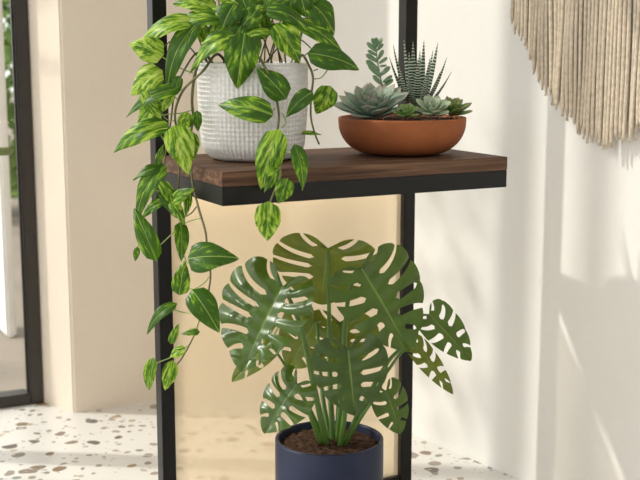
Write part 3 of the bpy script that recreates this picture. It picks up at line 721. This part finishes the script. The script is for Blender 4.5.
def fleshy(base, d, up, L, Wd, T, cup=0.25, point=0.7, curve=0.2, nv=10, nu=10):
    """thick succulent leaf from base along d, upper side facing up"""
    bm = bmesh.new(); uvl = bm.loops.layers.uv.new('UVMap'); d = Vector(d).normalized(); n = Vector(up); n = (n-d*n.dot(d)).normalized(); x = d.cross(n)
    rings = []
    for j in range(nv+1):
        v = j/nv; w = Wd*0.5*(0.42+0.58*math.sin(math.pi*min(1, v/0.66)*0.5))*(1 if v < 0.66 else math.cos((v-0.66)/0.34*math.pi/2)**point)
        w = max(w, Wd*0.006); th = T*0.5*(1-0.35*v)*(1 if v < 0.6 else math.cos((v-0.6)/0.4*math.pi/2)**0.6)+L*0.002
        c = d*L*v+n*(curve*L*v*v)
        ring = []
        for k in range(nu):
            a = 2*math.pi*k/nu; px = math.cos(a)*w; pz = math.sin(a)*th*(0.55 if math.sin(a) > 0 else 1.0)
            pz += cup*(px*px)/max(Wd, 1e-6)*1.6
            ring.append((bm.verts.new(Vector(base)+c+x*px+n*pz), v))
        rings.append(ring)
    for a, b in zip(rings, rings[1:]):
        for k in range(nu):
            q = (a[k], a[(k+1) % nu], b[(k+1) % nu], b[k]); f = bm.faces.new([w[0] for w in q])
            for lp, w in zip(f.loops, q): lp[uvl].uv = (0.5, w[1])
    for r in (rings[0][::-1], rings[-1]):
        f = bm.faces.new([w[0] for w in r])
        for lp, w in zip(f.loops, r): lp[uvl].uv = (0.5, w[1])
    return bm
def rosette(name, c, axis, R, n, mat, wfrac=0.42, tfrac=0.13, emin=8, emax=78, seed=1, point=0.7, label=None):
    rnd = random.Random(seed); axis = Vector(axis).normalized(); e1 = axis.orthogonal().normalized(); e2 = axis.cross(e1); c = Vector(c)
    bm = bmesh.new(); bmesh.ops.create_icosphere(bm, subdivisions=2, radius=R*0.16, matrix=Matrix.Translation(c))
    core = obj(name, bm, mat, succ)
    if label: core['label'] = label
    for k in range(n):
        f = k/(n-1); a = k*2.39996+rnd.uniform(-.1, .1); el = math.radians(emin+(emax-emin)*f**1.25+rnd.uniform(-3, 3))
        L = R*(1.0-0.60*f**1.2)*rnd.uniform(.94, 1.05); d = (e1*math.cos(a)+e2*math.sin(a))*math.cos(el)+axis*math.sin(el)
        bb = c+axis*R*0.10*f+(e1*math.cos(a)+e2*math.sin(a))*R*0.05
        obj('leaf', fleshy(bb, d, axis*1.0-(e1*math.cos(a)+e2*math.sin(a))*0.4, L, L*wfrac, L*tfrac, 0.35, point, 0.16), mat, core)
pxm = 2.58/FPX
def bp(px, py, y): return ray_at(px, py, y)
rosette('echeveria', bp(372, 115, 2.575), (-.05, -.38, 1), 42*pxm, 36, M_ech, .45, .12, 12, 80, 1, 1.0, 'large grey-green echeveria rosette')
rosette('echeveria', bp(406, 115, 2.52), (0, -.45, 1), 15*pxm, 26, M_ech2, .40, .2, 8, 80, 2, .7, 'small fresh green echeveria rosette')
rosette('echeveria', bp(432, 113, 2.545), (0, -.5, 1), 22*pxm, 22, M_ech3, .46, .26, 8, 78, 3, .6, 'pale sage echeveria rosette')
rosette('echeveria', bp(452, 113, 2.60), (.15, -.3, 1), 23*pxm, 24, M_ech4, .44, .2, 10, 78, 4, .8, 'olive green echeveria rosette at the bowl edge')
# zebra haworthia
hb = bp(417, 112, 2.64); bm = bmesh.new(); bmesh.ops.create_icosphere(bm, subdivisions=2, radius=0.014, matrix=Matrix.Translation(hb)); haw = obj('haworthia', bm, M_haw, succ)
haw['label'] = 'tall spiky haworthia with white zebra stripes'
for tx, ty, y, w in ((393, 44, 2.66, 9), (389, 56, 2.62, 8), (404, 40, 2.60, 10), (413, 41, 2.66, 12), (424, 40, 2.62, 11), (438, 42, 2.65, 11), (447, 57, 2.62, 10), (452, 71, 2.60, 8), (409, 52, 2.58, 11), (430, 58, 2.575, 11), (418, 58, 2.56, 11), (399, 66, 2.57, 9), (440, 72, 2.57, 9), (433, 50, 2.70, 9), (420, 50, 2.71, 9), (405, 56, 2.70, 9), (408, 74, 2.55, 9), (427, 76, 2.55, 9)):
    t = bp(tx, ty, y); d = t-hb
    base = hb+Vector((d.x*0.10, d.y*0.2, 0)); d = t-base; L = d.length; w *= 0.85
    out = Vector((-d.x, -d.y, 0.0)); out = out if out.length > 1e-3 else Vector((0, 1, 0))
    bm = bmesh.new(); uvl = bm.loops.layers.uv.new('UVMap'); dn = d.normalized(); n = Vector((-(t.x-hb.x), 0.06 if y < 2.64 else -0.06, 0.02)); n = (n-dn*n.dot(dn)).normalized(); x = dn.cross(n)
    rings = []; wm = w*pxm
    for j in range(17):
        v = j/16; ww = wm*0.5*(1-v**1.6)**0.9+0.0002; th = ww*0.42
        c = d*v-n*(0.05*L*math.sin(math.pi*v))
        rings.append([(bm.verts.new(base+c+x*ww*math.cos(a)+n*th*math.sin(a)*(0.5 if math.sin(a) > 0 else 1)), v) for a in [2*math.pi*k/8 for k in range(8)]])
    for a, b in zip(rings, rings[1:]):
        for k in range(8):
            q = (a[k], a[(k+1) % 8], b[(k+1) % 8], b[k]); f = bm.faces.new([z[0] for z in q])
            for lp, z in zip(f.loops, q): lp[uvl].uv = (0.5, z[1])
    bm.faces.new([z[0] for z in rings[0][::-1]]); bm.faces.new([z[0] for z in rings[-1]])
    obj('leaf', bm, M_haw, haw)
# upright sedum
bm = bmesh.new(); sp = [bp(386, 112, 2.64), bp(383, 90, 2.64), bp(380, 76, 2.635), bp(377, 58, 2.63), bp(375.5, 43, 2.625)]; tube(bm, sp, 0.0022, 0.0012, 8, 6)
sed = obj('sedum', bm, M_sedum, succ); sed['label'] = 'upright sedum stem with paired oval leaves'
for bx, by, tx, ty in ((381, 76, 367, 63), (380, 75, 391, 67), (379, 70, 365, 61), (380, 66, 387, 66), (378, 61, 365, 55), (379, 63, 388, 58), (377, 55, 367, 51), (378, 59, 384, 50), (377, 51, 366, 43), (377, 50, 384, 44), (376, 47, 371, 38), (376, 47, 383, 38), (376, 46, 376, 37), (383, 82, 393, 76), (383, 86, 394, 80), (382, 84, 372, 76)):
    b = bp(bx, by, 2.63); t = bp(tx, ty, 2.622); L = (t-b).length
    obj('leaf', fleshy(b, t-b, (0, -0.7, 0.7), L, L*0.48, L*0.26, 0.1, .5, 0.05, 8, 8), M_sedum, sed)

# ------------------------------------------------------------------ macrame on the right wall
def wall_pt(px, py, off):
    a = (px-320)/FPX; b = (240-py)/FPX; c, s = math.cos(TILT), math.sin(TILT)
    r = Vector((a, c+b*s, -s+b*c)); nrm = Vector((-nr.x, -nr.y, 0)); q = CORN+nrm*off
    k = (q-Vector((0, 0, CAM_H))).dot(nrm)/r.dot(nrm); return r*k+Vector((0, 0, CAM_H))
NIN = -nr
ztop = wall_pt(560, -75, .03).z
s_a = (wall_pt(512, 0, .03)-CORN).dot(-RW); s_b = s_a+0.66
mac = thing('macrame_hanging', 'beige fringed macrame hanging of cotton cords on the right wall', 'wall hanging', CORN-RW*(s_a+0.33)+NIN*0.03+Vector((0, 0, ztop)))
bm = bmesh.new(); tube(bm, [CORN-RW*(s_a-0.04)+NIN*.032+Zv*ztop, CORN-RW*(s_b+0.04)+NIN*.032+Zv*ztop], 0.011, seg=14, n=4); obj('dowel', bm, M_rod, mac)
for q in (0.22, 0.78):
    bm = bmesh.new(); w0 = CORN-RW*(s_a+(s_b-s_a)*q)+Zv*(ztop-0.013); tube(bm, [w0+NIN*0.0, w0+NIN*.032], 0.004, seg=8, n=2); obj('hook', bm, M_rod, mac)
prof_px = [(511, 24), (519, 34), (529, 54), (536, 72), (545, 90), (556, 103), (568, 120), (580, 130), (592, 140), (602, 146), (612, 145), (622, 140), (634, 134), (645, 128), (700, 70)]
zz = [((wall_pt(x, y, .03)-CORN).dot(-RW), wall_pt(x, y, .03).z) for x, y in prof_px]
def zbot(s):
    sc_ = s_a+0.33
    if s > zz[-2][0]: s = 2*zz[-5][0]-s
    for (x0, z0), (x1, z1) in zip(zz, zz[1:]):
        if s <= x1: return z0+(z1-z0)*max(0, (s-x0))/(x1-x0)
    return zz[-1][1]
rnd = random.Random(11)
def cord(s, off, r, extra=0.0):
    zb = zbot(s)+rnd.uniform(-.014, .008)+extra; bm = bmesh.new(); P = []; dr = rnd.uniform(-.004, .004)
    for k in range(9):
        f = k/8; z = ztop+0.008-(ztop-zb)*f
        P.append(CORN-RW*(s+dr*f*f+0.0016*math.sin(f*7+s*60))+NIN*(off+0.004*math.sin(f*4+s*80)*f+(0.011 if f < .02 else 0))+Zv*z)
    ph = rnd.uniform(0, 6)
    tube(bm, P, r, r, 7, 6, rf=lambda f: (1+0.10*math.sin(f*150+ph))*(1.0 if f < .94 else 1.0-0.35*(f-.94)/.06))
    # frayed end
    for _ in range(3):
        e = P[-1]+Vector((rnd.uniform(-.003, .003), rnd.uniform(-.003, .003), -rnd.uniform(.004, .010))); tube(bm, [P[-1]+Zv*0.006, e], r*0.5, r*0.25, 5, 2)
    obj('cord', bm, M_cord, mac)
nc = 56
for k in range(nc): cord(s_a+(s_b-s_a)*(k+0.5)/nc+rnd.uniform(-.0012, .0012), 0.033, rnd.uniform(.0045, .0054))
for k in range(36): cord(s_a+(s_b-s_a)*(k+0.5)/36+rnd.uniform(-.002, .002), 0.022, rnd.uniform(.0036, .0045), rnd.uniform(-.02, .01))
